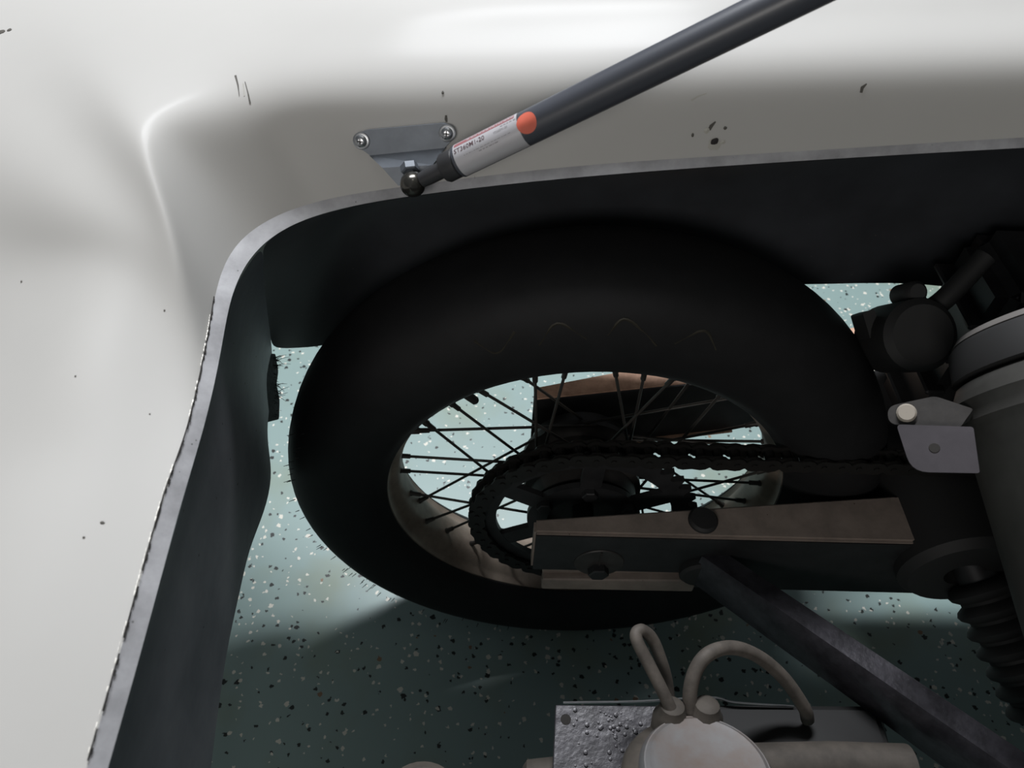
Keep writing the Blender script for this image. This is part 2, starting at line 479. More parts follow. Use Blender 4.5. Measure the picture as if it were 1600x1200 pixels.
# rear liner: from the rim down to the ragged lower edge
rear_bottom = [(424, 546, -.3505), (427, 600, -.358), (416, 662, -.342), (420, 705, -.338), (426, 745, -.336), (414, 800, -.334), (388, 858, -.332),
               (374, 930, -.332), (352, 1020, -.330), (330, 1195, -.328), (310, 1360, -.326)]
rear_top = [lip_in[8], lip_in[8].lerp(lip_in[9], .5), lip_in[9], lip_in[10], lip_in[11], lip_in[12], lip_in[12].lerp(lip_in[13], .6), lip_in[14], lip_in[15], lip_in[16], lip_in[17]]
colsR = []
for t, (x, y, xx) in zip(rear_top, rear_bottom):
    b = PX(x, y, xx)
    if x == 424:
        cl = colsL[-1]; colsR.append([cl[0], cl[1], cl[2], cl[4], cl[5]]); continue
    colsR.append([t, t.lerp(b, .12) + V((-.012, 0, 0)), t.lerp(b, .5) + V((-.008, 0, 0)), b.lerp(t, .15) + V((-.002, 0, 0)), b])
rl = link('rear_liner', grid(colsR), 'liner_lit', body, angle=180, label='black inner skin behind the wheel with a ragged lower edge')
subsurf(rl, 2)
# torn mat hanging at the inner corner
tm = [PX(404, 560, -.350), PX(426, 552, -.350), PX(431, 580, -.350), PX(428, 600, -.350), PX(433, 625, -.350), PX(432, 655, -.350), PX(412, 660, -.350), PX(404, 640, -.350)]
bm = bmesh.new(); add_prism(bm, round_outline(tm, .004, 3), V((.003, 0, 0)))
torn = link('torn_mat', bm, 'mat', body, label='frayed dark matting at the liner corner')
bm = bmesh.new()
for k in range(46):
    y0 = random.uniform(556, 656)
    p = PX(random.uniform(426, 433), y0, -.348)
    L = random.choice((.004, .006, .008, .016)) * random.uniform(.6, 1.2)
    d = (RIGHT + UP * random.uniform(-.7, .7) + FWD * random.uniform(-.4, .4)).normalized()
    add_tube(bm, [p - d * .004, p + d * L * .5 + V((0, 0, .001)), p + d * L + V((0, 0, -.001))], [.0006, .0004, .0002], 4)
fr = link('frayed_fibre', bm, 'mat', torn); fr['kind'] = 'stuff'

# marks on the white flank: drilled hole, scratches, specks (thin blobs lying on the shell)
dg = bpy.context.evaluated_depsgraph_get()
dg.update()
tree = BVHTree.FromObject(shell, dg)


def hit(x, y):
    p, n, _, _ = tree.ray_cast(CAM, ray(x, y).normalized())
    if p is None: p, n, _, _ = tree.find_nearest(D(x, y, .58))
    if n.dot(CAM - p) < 0: n = -n
    return p, n


def mark(bm, pts, wpx, lift=.0004):
    """flat streak through pixel points on the shell; wpx = half widths in pixels"""
    P = [hit(*q) for q in pts]
    L, R_ = [], []
    for i, (p, n) in enumerate(P):
        t = (P[min(i + 1, len(P) - 1)][0] - P[max(i - 1, 0)][0]).normalized()
        s = n.cross(t).normalized() * (wpx[i] * (p - CAM).length / FPX)
        L.append(bm.verts.new(p + n * lift + s)); R_.append(bm.verts.new(p + n * lift - s))
    for i in range(len(P) - 1): bm.faces.new((L[i], L[i + 1], R_[i + 1], R_[i]))


def blob(bm, x, y, rx, ry, rot=0, lift=.0004, n=12, jag=.15):
    p, nn = hit(x, y); k = (p - CAM).length / FPX
    a = (RIGHT - nn * RIGHT.dot(nn)).normalized(); b = nn.cross(a)
    if b.dot(UP) < 0: b = -b
    vsx = []
    for i in range(n):
        t = 2 * PI * i / n; j = 1 + random.uniform(-jag, jag)
        X, Yv = math.cos(t) * rx * j, math.sin(t) * ry * j
        vsx.append(bm.verts.new(p + nn * lift + (a * (X * math.cos(rot) - Yv * math.sin(rot)) + b * (X * math.sin(rot) + Yv * math.cos(rot))) * k))
    c = bm.verts.new(p + nn * (lift + .0003))
    for i in range(n): bm.faces.new((vsx[i], vsx[(i + 1) % n], c))


bm = bmesh.new(); blob(bm, 1116, 225, 9, 9); blob(bm, 1129, 222, 4, 3); blob(bm, 1104, 204, 4, 4); hr_ = link('hole_rim', bm, 'stain2', body, smooth=False); hr_['kind'] = 'stuff'
bm = bmesh.new(); blob(bm, 1116, 221, 6.5, 4.5, .25, .0010); link('drilled_hole', bm, 'gap', body, smooth=False, label='small drilled hole with a chipped rim')
bm = bmesh.new()
mark(bm, [(1108, 203), (1111, 197), (1118, 190)], [2.2, 2.6, 1]); blob(bm, 1133, 200, 2.4, 2.6); blob(bm, 1082, 211, 2, 3)
mark(bm, [(1345, 145), (1347, 137), (1354, 131)], [1.8, 2.4, .8])
blob(bm, 692, 145, 2, 2.5); mark(bm, [(697, 180), (697, 186), (698, 191)], [1.4, 2.2, 1.4])
mark(bm, [(740, 286), (741, 292)], [2, 2.5])
mark(bm, [(383, 128), (388, 147), (391, 162)], [.5, .8, 1.2]); mark(bm, [(368, 118), (372, 133), (374, 150)], [1.4, 1.0, .4])
blob(bm, 2, 50, 5, 4); blob(bm, 15, 47, 3, 3); blob(bm, 160, 817, 3, 2); blob(bm, 131, 840, 1.8, 1.5); blob(bm, 257, 485, 1.2, 1.2)
blob(bm, 34, 440, 1.4, 1.4); blob(bm, 118, 588, 1.2, 1.2); blob(bm, 234, 647, 1, 1)
st = link('dirt_speck', bm, 'stain', body, smooth=False); st['kind'] = 'stuff'
bm = bmesh.new(); mark(bm, [(1080, 157), (1090, 151), (1104, 146)], [1.5, .9, .6]); mark(bm, [(380, 131), (382, 150)], [.6, .6])
o = link('faint_scuff', bm, 'stain2', body, smooth=False); o['kind'] = 'stuff'
rebase(body)

# ================================================================== STRUT BRACKET
bo, bn = hit(625, 225)
BR = thing('strut_bracket', 'zinc triangular bracket screwed to the white flank, holding the strut ball', 'bracket', bo)
on = lambda x, y, h: PP(x, y, bo + bn * h, bn)
out_px = [(566, 203), (700, 191), (714, 210), (694, 232), (582, 244), (551, 222)]
loop = round_outline([on(x, y, .0006) for x, y in out_px], [.006, .006, .006, .001, .001, .005], 4)
bm = bmesh.new(); add_prism(bm, loop, bn * .0022)
plate = link('plate', bm, 'zinc', BR)
# bent tab: folds out of the wall plane, narrows to the ball
tabn = (bn + V((0, 0, .45))).normalized()
a, b = on(577, 243, .0028), on(696, 231, .0028)
c, d = on(676, 258, .009), on(597, 262, .009)
e, f = on(656, 290, .010), on(622, 290, .010)
bm = bmesh.new()
t = bn * -.0022
add_hexa(bm, [a + t, b + t, c + t, d + t], [a, b, c, d])
add_hexa(bm, [d + t, c + t, e + t, f + t], [d, c, e, f])
bmesh.ops.remove_doubles(bm, verts=bm.verts, dist=.0002)
link('bent_tab', bm, 'zinc', BR, angle=15)
for (x, y) in ((565, 220), (699, 208)):
    bm = bmesh.new(); p = on(x, y, .0026)
    add_lathe(bm, p, bn, [(0, .0001), (0, .0064), (.0013, .0064), (.0016, .0058), (.0016, .0001)], 24)
    wsh = link('washer', bm, 'chrome', BR)
    bm = bmesh.new()
    add_lathe(bm, p + bn * .0016, bn, [(0, .0046), (.0016, .0044), (.0026, .0032), (.0029, .0018), (.0029, 0)], 20)
    sc = link('screw', bm, 'chrome', BR)
    bm = bmesh.new(); X, Yv, Z = frame(bn)
    q = p + bn * .0044
    add_box(bm, q, .0042, .0009, .0005, (X, Yv, Z)); add_box(bm, q, .0009, .0042, .0005, (X, Yv, Z))
    link('cross_slot', bm, 'gap', sc, smooth=False)
ballc = PP(645, 288, bo + bn * .020, bn)
stud = on(640, 262, .0105)
bm = bmesh.new()
ax_ = (ballc - stud).normalized()
add_lathe(bm, stud - ax_ * .002, ax_, [(0, .0001), (0, .0070), (.005, .0070), (.006, .0060), (.006, .0035), (.012, .0035)], 6)
link('stud_nut', bm, 'zinc', BR, angle=20)
rebase(BR)

# ================================================================== GAS STRUT
tA = D(1232, 0, .452); axis = (tA - ballc); axis.normalize()
base = PP(717, 255, ballc, axis.cross(FWD.cross(axis)).normalized())
base = ballc + axis * (base - ballc).dot(axis)
R_T = .0118
GS = thing('gas_strut', 'dark blue-grey gas strut running up from the bracket, with silver label and orange dot', 'gas strut', ballc)
bm = bmesh.new()
add_lathe(bm, base, axis, [(0, .0001), (0, R_T - .001), (.001, R_T), (.50, R_T), (.502, .006), (.80, .006), (.80, .0001)], 40)
tube = link('cylinder', bm, 'strut', GS)
bm = bmesh.new()
add_lathe(bm, base, -axis, [(-.001, .0085), (.001, .0108), (.011, .0108), (.0125, .0098), (.0125, .0062), (.028, .0060), (.033, .0055)], 28)
link('end_fitting', bm, 'plastic', GS)
bm = bmesh.new()
add_lathe(bm, ballc - bn * .010, bn, [(0, .0001), (0, .0070), (.003, .0086), (.010, .0096), (.015, .0084), (.019, .0052), (.0205, .0001)], 28)
link('ball_socket', bm, 'ball', GS)
# label wrapped round the tube
fx = (CAM - base); fx = (fx - axis * fx.dot(axis)).normalized(); fy = axis.cross(fx)
upsign = 1 if fy.dot(UP) > 0 else -1
def cyl(s, ang, r):  # ang>0 towards the top of the picture
    return base + axis * s + (fx * math.cos(ang) + fy * upsign * math.sin(ang)) * r
s0, s1 = .003, .056
def patch(name, sa, sb, aa, ab, r, material, parent, n=14):
    bm = bmesh.new()
    rows = [[bm.verts.new(cyl(s, aa + (ab - aa) * k / n, r)) for k in range(n + 1)] for s in (sa, sb)]
    for k in range(n): bm.faces.new((rows[0][k], rows[0][k + 1], rows[1][k + 1], rows[1][k]))
    return link(name, bm, material, parent, angle=180)
lab = patch('sticker', s0, s1, -1.25, 1.55, R_T + .00012, 'label', GS, 28)
lab['label'] = 'silver label printed ST360M1-20'
patch('red_band', s0 + .001, s1 - .002, .98, 1.30, R_T + .0002, 'redband', lab, 5)
def letters(txt, size, s, ang, material, name):
    cu = bpy.data.curves.new('text', 'FONT'); cu.body = txt; cu.size = size; cu.resolution_u = 2; cu.offset = size * .006
    o = bpy.data.objects.new('text', cu); COL.objects.link(o)
    dg = bpy.context.evaluated_depsgraph_get(); dg.update()
    me = bpy.data.meshes.new_from_object(o.evaluated_get(dg))
    bpy.data.objects.remove(o); bpy.data.curves.remove(cu)
    for v in me.vertices:
        v.co = cyl(s + v.co.x, ang + v.co.y / R_T, R_T + .0003)
    me.materials.clear(); me.materials.append(MT[material])
    me.name = name
    ob = bpy.data.objects.new(name, me); COL.objects.link(ob); ob.parent = lab
    return ob
letters('ST360M1-20', .0050, s0 + .0010, .52, 'ink', 'lettering')
letters('ST360M1-20', .0022, s0 + .034, .56, 'ink2', 'lettering')
random.seed(3)
for (sa, sb, ang, h, mt_) in ((.008, .047, .18, .030, 'ink2'), (.020, .034, .02, .045, 'ink2'), (.040, .052, .82, .05, 'ink2'), (.012, .050, 1.10, .08, 'label')):
    s = s0 + sa
    bm = bmesh.new()
    while s < s0 + sb:
        ln = random.uniform(.0006, .0028)
        vs4 = [bm.verts.new(cyl(q, a_, R_T + .0003)) for q, a_ in ((s, ang), (s + ln, ang), (s + ln, ang + h), (s, ang + h))]
        bm.faces.new(vs4); s += ln + random.uniform(.0005, .0011)
    o = link('small_print', bm, mt_, lab, smooth=False); o['kind'] = 'stuff'
# orange dot
bm = bmesh.new(); c0 = .0625; rd = .0074; ad = .30
ctr = bm.verts.new(cyl(c0, ad, R_T + .0003)); ring = []
rings = []
for q in (.5, 1):
    rings.append([bm.verts.new(cyl(c0 + rd * q * math.cos(2 * PI * k / 32), ad + rd * q * math.sin(2 * PI * k / 32) / R_T, R_T + .0003)) for k in range(32)])
for k in range(32):
    bm.faces.new((ctr, rings[0][k], rings[0][(k + 1) % 32])); bm.faces.new((rings[0][k], rings[1][k], rings[1][(k + 1) % 32], rings[0][(k + 1) % 32]))
link('round_sticker', bm, 'orange', GS, angle=180, label='round orange sticker')
rebase(GS)

# ================================================================== OPEN ENGINE LID (raised on the strut, above the view)
hingeL, tipL = V((.97, -.27, .83)), V((-.02, -.27, 1.66))
LD = thing('engine_cover', 'white engine lid raised on the gas strut above the opening', 'lid', hingeL)
dl = (tipL - hingeL).normalized(); nl_ = V((-dl.z, 0, dl.x)); nl_ = nl_ if nl_.z > 0 else -nl_
bm = bmesh.new()
LN = (tipL - hingeL).length
vv = []
for i in range(9):
    row = []
    for j in range(7):
        u, v = i / 8, j / 6 * 2 - 1
        row.append(hingeL + dl * LN * u + V((0, .46 * v * (1 - .25 * u ** 3), 0)) + nl_ * (.05 + .05 * (1 - v * v)))
    vv.append([bm.verts.new(p) for p in row])
for i in range(8):
    for j in range(6): bm.faces.new((vv[i][j], vv[i][j + 1], vv[i + 1][j + 1], vv[i + 1][j]))
lp = link('lid_panel', bm, 'white', LD, angle=180)
so = lp.modifiers.new('thick', 'SOLIDIFY'); so.thickness = 0.006
rebase(LD)

# ================================================================== REAR WHEEL
AX = V((0, 0, .327))
WH = thing('rear_wheel', 'black-tyred spoked motorcycle wheel standing on the green floor under the white body', 'wheel', (0, 0, 0))
YA = V((0, 1, 0))
half = [(.0, .327), (.016, .3262), (.030, .3232), (.042, .3175), (.052, .308), (.060, .294), (.064, .277), (.0635, .260), (.059, .243), (.052, .230), (.044, .2215), (.0405, .2180), (.0385, .2168), (.034, .2195)]
prof = [(-y, r) for y, r in reversed(half)] + half[1:]
prof = [(p.x, p.y) for p in spline([V((y, r, 0)) for y, r in prof], 3)]
bm = bmesh.new(); add_lathe(bm, AX, YA, prof, 96, close=True)
tyre = link('tyre', bm, 'rubber', WH, angle=60)
bm = bmesh.new()
for k in range(120):      # moulding hairs on the shoulders
    a = random.uniform(2.7, 4.6); s = random.choice((-1, 1)); y = random.uniform(.035, .06) * s
    rr = .327 - 2.6 * max(0, abs(y) - .02) ** 1.6 - .002
    d = V((math.cos(a), s * .5, math.sin(a))).normalized()
    p = AX + V((rr * math.cos(a), y, rr * math.sin(a)))
    add_tube(bm, [p, p + d * random.uniform(.004, .008)], [.0006, .0003], 4)
hr = link('rubber_hair', bm, 'rubber2', tyre); hr['kind'] = 'stuff'
bm = bmesh.new()            # old crayon scrawl on the upper sidewall
scr = [[(1.98, .296), (1.93, .280), (1.86, .296)], [(1.80, .280), (1.74, .298), (1.66, .282)], [(1.60, .285), (1.56, .300), (1.50, .290), (1.45, .278)], [(1.40, .282), (1.33, .298), (1.27, .284)]]
for st_ in scr:
    pp = []
    for a, r in st_:
        yy = -.0635 + max(0, r - .277) * .25 - .0002
        pp.append(AX + V((r * math.cos(a), yy, r * math.sin(a))))
    add_tube(bm, spline(pp, 5), .0012, 5)
link('crayon_scrawl', bm, 'yellow', tyre)
# rim
rp = [(-.0385, .2205), (-.0385, .2190), (-.0370, .2163), (-.0300, .2165), (-.0255, .2140), (-.0200, .2075), (-.0100, .2050), (.0100, .2050), (.0200, .2075),
      (.0255, .2140), (.0300, .2165), (.0370, .2160), (.0400, .2190), (.0400, .2315), (.030, .232), (.02, .222), (-.02, .222), (-.030, .232)]
bm = bmesh.new(); add_lathe(bm, AX, YA, rp, 96, close=True)
link('rim', bm, 'rim', WH)
# hub with spoke flanges and drum
hp = [(-.048, .012), (-.048, .058), (-.030, .060), (-.026, .066), (-.020, .066), (-.016, .050), (.016, .050), (.020, .066), (.026, .066), (.030, .058), (.045, .056), (.049, .045), (.049, .012)]
bm = bmesh.new(); add_lathe(bm, AX, YA, hp, 48, close=True)
hub = link('hub', bm, 'hub', WH)
bm = bmesh.new(); add_tube(bm, [AX + V((0, -.098, 0)), AX + V((0, .0495, 0))], .0118, 16)
link('axle', bm, 'black_steel', WH)
# spokes: 36, three-cross, each with its nipple
SP0 = None
def spoke_mesh():
    pass
SPOKES = [(-0.2075, 0.0, 0.0256, -0.05, -0.0141, 0.0352), (-0.2078, -0.009, 0.0098, -0.0473, 0.0177, -0.0395), (-0.1806, -0.022, 0.1002, 0.0125, 0.0203, 0.063),
 (-0.1695, -0.025, 0.1181, -0.0555, -0.02, -0.0403), (-0.1427, -0.025, 0.1493, -0.0602, 0.0059, 0.0126), (-0.1176, -0.023, 0.1699, 0.0007, -0.0196, 0.0616),
 (-0.0752, -0.026, 0.1923, -0.0028, 0.0296, 0.0617), (-0.0628, -0.024, 0.1968, -0.0522, -0.0196, 0.033), (-0.0338, -0.024, 0.2031, -0.049, -0.0173, 0.0376),
 (0.0106, -0.024, 0.2065, 0.0486, -0.0128, 0.0529), (0.0401, -0.023, 0.2021, 0.045, -0.0146, 0.045), (0.0698, -0.023, 0.1942, 0.012, -0.018, 0.0612),
 (-0.1908, 0.007, -0.0778, -0.043, 0.0171, 0.0506), (-0.2001, 0.001, -0.0506, -0.0288, -0.0251, -0.0548), (-0.1826, -0.01, -0.0972, -0.0607, -0.0234, 0.0113),
 (-0.159, -0.003, -0.131, -0.0609, -0.0255, -0.0102), (-0.1284, -0.003, -0.162, -0.0272, -0.0253, -0.0553), (0.2078, -0.011, 0.068, 0.0451, 0.0233, 0.0421),
 (0.2017, -0.021, 0.045, 0.0494, -0.0198, -0.0472), (0.2068, -0.011, 0.0031, 0.0503, 0.0198, -0.0351), (0.2017, -0.005, -0.0439, 0.0611, -0.0218, 0.0049),
 (0.1882, 0.015, -0.0857, 0.0539, 0.0216, 0.0306), (0.2044, -0.002, 0.0697, 0.0525, 0.0247, 0.0326)]
for k, deg in enumerate((60, 51, 41, 31, -34, -45, -58, -70, -81, -92, -103, -115, -125)):
    sd = -1 if k % 2 else 1
    ar = math.radians(deg); ah = ar + math.radians(58) * (1 if (k // 2) % 2 else -1)
    SPOKES.append((.2055 * math.cos(ar), sd * .006, .2055 * math.sin(ar), .062 * math.cos(ah), sd * .022, .062 * math.sin(ah)))
for q in SPOKES:
    pr, phb = AX + V(q[:3]), AX + V(q[3:])
    dn = (phb - pr).normalized()
    bm = bmesh.new(); add_tube(bm, [pr - dn * .004, phb], .0016, 7)
    sp = link('spoke', bm, 'spoke', WH)
    bm = bmesh.new(); add_lathe(bm, pr - dn * .005, dn, [(0, .0036), (.008, .0036), (.009, .0028), (.019, .0027), (.019, .0016)], 8)
    link('nipple', bm, 'spoke', sp)
# valve stem
av = 2.32
bm = bmesh.new(); pr = AX + V((.206 * math.cos(av), -.004, .206 * math.sin(av)))
add_lathe(bm, pr, (AX + V((0, -.004, 0)) - pr), [(-.002, .007), (.006, .0065), (.010, .005), (.030, .0045), (.032, .003), (.032, .0001)], 12)
link('valve_stem', bm, 'rubber2', WH)
# sprocket
YS = -.058
NT = 42; PITCH_ = .0175; RP = PITCH_ / (2 * math.sin(PI / NT))
bm = bmesh.new()
def ring_prism(bm, inner, outer, y0, y1):
    n = len(outer)
    A = [bm.verts.new(p + V((0, y0, 0))) for p in outer]; B = [bm.verts.new(p + V((0, y1, 0))) for p in outer]
    C = [bm.verts.new(p + V((0, y0, 0))) for p in inner]; D_ = [bm.verts.new(p + V((0, y1, 0))) for p in inner]
    for k in range(n):
        j = (k + 1) % n
        bm.faces.new((A[k], A[j], C[j], C[k])); bm.faces.new((B[k], D_[k], D_[j], B[j]))
        bm.faces.new((A[k], B[k], B[j], A[j])); bm.faces.new((C[k], C[j], D_[j], D_[k]))
P2 = lambda r, a: AX + V((r * math.cos(a), 0, r * math.sin(a)))
outer, inner = [], []
for k in range(NT):
    for q, r in ((0, RP - .0045), (.18, RP - .003), (.36, RP + .003), (.5, RP + .0065), (.64, RP + .003), (.82, RP - .003)):
        a = 2 * PI * (k + q) / NT
        outer.append(P2(r, a)); inner.append(P2(RP - .021, a))
ring_prism(bm, inner, outer, YS - .0035, YS + .0035)
n = 60
ring_prism(bm, [P2(.040, 2 * PI * k / n) for k in range(n)], [P2(.062, 2 * PI * k / n) for k in range(n)], YS - .0035, YS + .0035)
for k in range(6):
    a = 2 * PI * k / 6 + .50
    ca, sa = math.cos(a), math.sin(a)
    X, Z = V((ca, 0, sa)), V((-sa, 0, ca))
    add_box(bm, AX + X * .077 + V((0, YS, 0)), .042, .0066, .022, (X, YA, Z))
spk = link('sprocket', bm, 'black_steel', WH, smooth=False)
for k in range(6):
    a = 2 * PI * k / 6 + .50
    bm = bmesh.new(); add_lathe(bm, P2(.052, a) + V((0, YS - .0035, 0)), (0, -1, 0), [(0, .0085), (.006, .0085), (.007, .0075), (.007, .0001)], 6)
    link('sprocket_bolt', bm, 'black_steel', spk, angle=20)
rebase(WH)

# ================================================================== DRIVE CHAIN
CH = thing('drive_chain', 'oily black roller chain round the rear sprocket and running forward', 'chain', (0, YS, .205))
FR = V((.66, YS, .395)); RF = .043
dvec = FR - (AX + V((0, YS, 0))); dist = dvec.length; base_a = math.atan2(dvec.z, dvec.x)
off = math.acos((RP - RF) / dist)
path = []
cR = AX + V((0, YS, 0))
a_top, a_bot = base_a + off, base_a - off
def on_circ(c, r, a): return c + V((r * math.cos(a), 0, r * math.sin(a)))
steps = 200
for k in range(steps + 1): path.append(on_circ(cR, RP, a_top + (2 * PI - 2 * off) * k / steps))
for k in range(1, 100): path.append(on_circ(cR, RP, a_bot).lerp(on_circ(FR, RF, a_bot), k / 100))
for k in range(61): path.append(on_circ(FR, RF, a_bot + 2 * off * k / 60))
for k in range(1, 101): path.append(on_circ(FR, RF, a_top).lerp(on_circ(cR, RP, a_top), k / 100))
def resample(path, n):
    L = [0]
    for a, b in zip(path[:-1], path[1:]): L.append(L[-1] + (b - a).length)
    out = []; j = 0
    for k in range(n):
        t = L[-1] * k / n
        while L[j + 1] < t: j += 1
        out.append(path[j].lerp(path[j + 1], (t - L[j]) / max(1e-9, L[j + 1] - L[j])))
    return out, L[-1]
_, LT = resample(path, 10)
NL = int(round(LT / PITCH_ / 2)) * 2
pins, _ = resample(path, NL)
def link_mesh(outer):
    bm = bmesh.new(); p = PITCH_; h = .0096
    for s in (-1, 1):
        y = s * (.0085 if outer else .0062)
        lp = []
        for k in range(7): a = PI / 2 + PI * k / 6; lp.append(V((h * math.cos(a), y, h * math.sin(a))))
        lp.append(V((p / 2, y, -h * .84)))
        for k in range(7): a = -PI / 2 + PI * k / 6; lp.append(V((p + h * math.cos(a), y, h * math.sin(a))))
        lp.append(V((p / 2, y, h * .84)))
        add_prism(bm, lp, V((0, s * .0018, 0)))
    if outer:
        for x in (0, p): add_lathe(bm, V((x, -.0115, 0)), (0, 1, 0), [(0, .0001), (0, .0028), (.023, .0028), (.023, .0001)], 8)
    else:
        for x in (0, p): add_lathe(bm, V((x, -.006, 0)), (0, 1, 0), [(0, .0053), (.012, .0053)], 10)
    o = link('chain_link', bm, 'chain', None, smooth=False)
    return o
protos = [link_mesh(True), link_mesh(False)]
for k in range(NL):
    a, b = pins[k], pins[(k + 1) % NL]; d = b - a
    o = protos[k % 2] if k < 2 else protos[k % 2].copy()
    if k >= 2: COL.objects.link(o)
    o.parent = CH
    o.location = a; o.rotation_euler = (0, -math.atan2(d.z, d.x), 0)
rebase(CH)

# ================================================================== SWING ARM
SA = thing('swingarm', 'brown-grey tapered box swingarm with a leg on either side of the wheel', 'swingarm', (0, 0, .28))
ZT = .392
def leg_bm(tl_o, tl_i, tr_i, tr_o, h):
    bm = bmesh.new()
    tops = [V((*p, ZT)) for p in (tl_o, tl_i, tr_i, tr_o)]
    add_hexa(bm, [p - V((0, 0, h)) for p in tops], tops)
    return bm
bm = leg_bm((-.058, -.118), (-.058, -.1025), (.35, -.062), (.35, -.120), .074)
bevel(bm, .0025, 2)
nl = link('leg', bm, 'arm', SA, angle=30)
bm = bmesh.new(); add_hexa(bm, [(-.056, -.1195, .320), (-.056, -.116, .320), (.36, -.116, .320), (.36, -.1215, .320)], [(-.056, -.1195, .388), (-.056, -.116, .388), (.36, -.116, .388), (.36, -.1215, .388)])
link('dark_side_face', bm, 'black_steel', nl, smooth=False, label='dark side face of the near leg')  # darker sheet over the outer side of the near leg
# deep outer web and lower flange of the near leg
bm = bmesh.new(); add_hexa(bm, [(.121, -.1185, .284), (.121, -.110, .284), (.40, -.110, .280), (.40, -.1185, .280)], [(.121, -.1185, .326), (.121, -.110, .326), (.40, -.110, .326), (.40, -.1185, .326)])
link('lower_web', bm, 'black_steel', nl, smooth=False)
bm = bmesh.new()
add_hexa(bm, [(-.045, -.116, .286), (-.045, -.108, .286), (.12, -.108, .285), (.12, -.116, .285)], [(-.045, -.116, .330), (-.045, -.108, .330), (.12, -.108, .330), (.12, -.116, .330)])
add_hexa(bm, [(-.045, -.124, .284), (-.045, -.108, .284), (.12, -.108, .284), (.12, -.124, .284)], [(-.045, -.124, .306), (-.045, -.108, .306), (.12, -.108, .312), (.12, -.124, .309)])
bevel(bm, .0015, 1)
link('lower_flange', bm, 'arm', nl, angle=30)
bm = bmesh.new()
add_lathe(bm, (.012, -.1165, .338), (0, -1, 0), [(0, .026), (.004, .026), (.005, .025), (.005, .012), (.005, .0001)], 32)
ad = link('adjuster_disc', bm, 'hub', SA, label='dark round axle adjuster plate')
bm = bmesh.new(); add_lathe(bm, (.012, -.121, .327), (0, -1, 0), [(0, .011), (.008, .011), (.009, .009), (.009, .0001)], 6)
link('axle_nut', bm, 'black_steel', ad, angle=20)
bm = bmesh.new(); add_box(bm, (.012, -.1222, .338), .0016, .001, .048); link('index_mark', bm, 'gap', ad, smooth=False)
cp = PZ(1098, 814, ZT)
bm = bmesh.new(); add_lathe(bm, cp, (0, 0, 1), [(-.001, .0148), (.003, .0148), (.0055, .0125), (.0060, .0001)], 28)
link('rubber_plug', bm, 'rubber2', SA, label='black round rubber plug on the near leg')
farleg = leg_bm((-.0555, .0530), (-.0555, .0727), (.36, .190), (.345, .121), .096)
bevel(farleg, .002, 1)
fl_ = link('leg', farleg, 'rust', SA, angle=30, label='rusty brown far leg')
bm = bmesh.new()
add_hexa(bm, [(-.02, .052, .295), (-.02, .060, .295), (.20, .10, .295), (.20, .0895, .295)], [(-.02, .052, .297), (-.02, .060, .297), (.20, .10, .297), (.20, .0895, .297)])
link('lower_flange', bm, 'rust', fl_, angle=30)
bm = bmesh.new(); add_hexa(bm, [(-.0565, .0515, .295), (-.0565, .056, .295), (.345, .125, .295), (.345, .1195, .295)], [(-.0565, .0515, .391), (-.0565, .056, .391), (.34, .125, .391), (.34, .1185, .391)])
link('dark_side_face', bm, 'black_steel', fl_, smooth=False, label='inner face of the far leg, darkened as shade')  # dark sheet over the rusty leg, standing in for shade on this side
bm = bmesh.new(); add_lathe(bm, (.376, -.140, .364), (0, 1, 0), [(0, .02), (0, .054), (.008, .062), (.232, .062), (.238, .055), (.238, .02)], 40, close=True)
link('pivot_tube', bm, 'rubber2', SA, label='black pivot tube at the front of the swingarm')
rebase(SA)

# ================================================================== SUPPORT BAR
A, B = PZ(1100, 880, .335), PZ(1590, 1222, .372)
SB = thing('support_bar', 'black square bar running from the swingarm down to the lower right corner', 'bar', A)
dirv = (B - A).normalized(); sidev = dirv.cross(V((0, 0, 1))).normalized(); upv = sidev.cross(dirv)
if upv.z < 0: upv = -upv
bm = bmesh.new()
e0, e1 = A - dirv * .0, B + dirv * .12
def sect(p, w_, h_):
    return [p + sidev * w_ - upv * h_, p + sidev * w_ + upv * h_ * .55, p + sidev * w_ * .55 + upv * h_, p - sidev * w_ * .75 + upv * h_, p - sidev * w_ + upv * h_ * .75, p - sidev * w_ - upv * h_]
rings = [[bm.verts.new(q) for q in sect(e0.lerp(e1, t), wv, hv)] for t, wv, hv in ((0, .0145, .022), (.2, .015, .023), (.6, .016, .024), (1, .016, .024))]
for a, b in zip(rings[:-1], rings[1:]):
    for k in range(6): bm.faces.new((a[k], a[(k + 1) % 6], b[(k + 1) % 6], b[k]))
bm.faces.new(rings[0]); bm.faces.new(rings[-1])
link('bar', bm, 'bar', SB, angle=50)
bm = bmesh.new(); add_lathe(bm, A + V((-.004, .014, -.006)), (0, -1, 0), [(0, .022), (.024, .022), (.027, .019), (.027, .0001)], 28)
link('pivot_eye', bm, 'rubber2', SB)
rebase(SB)

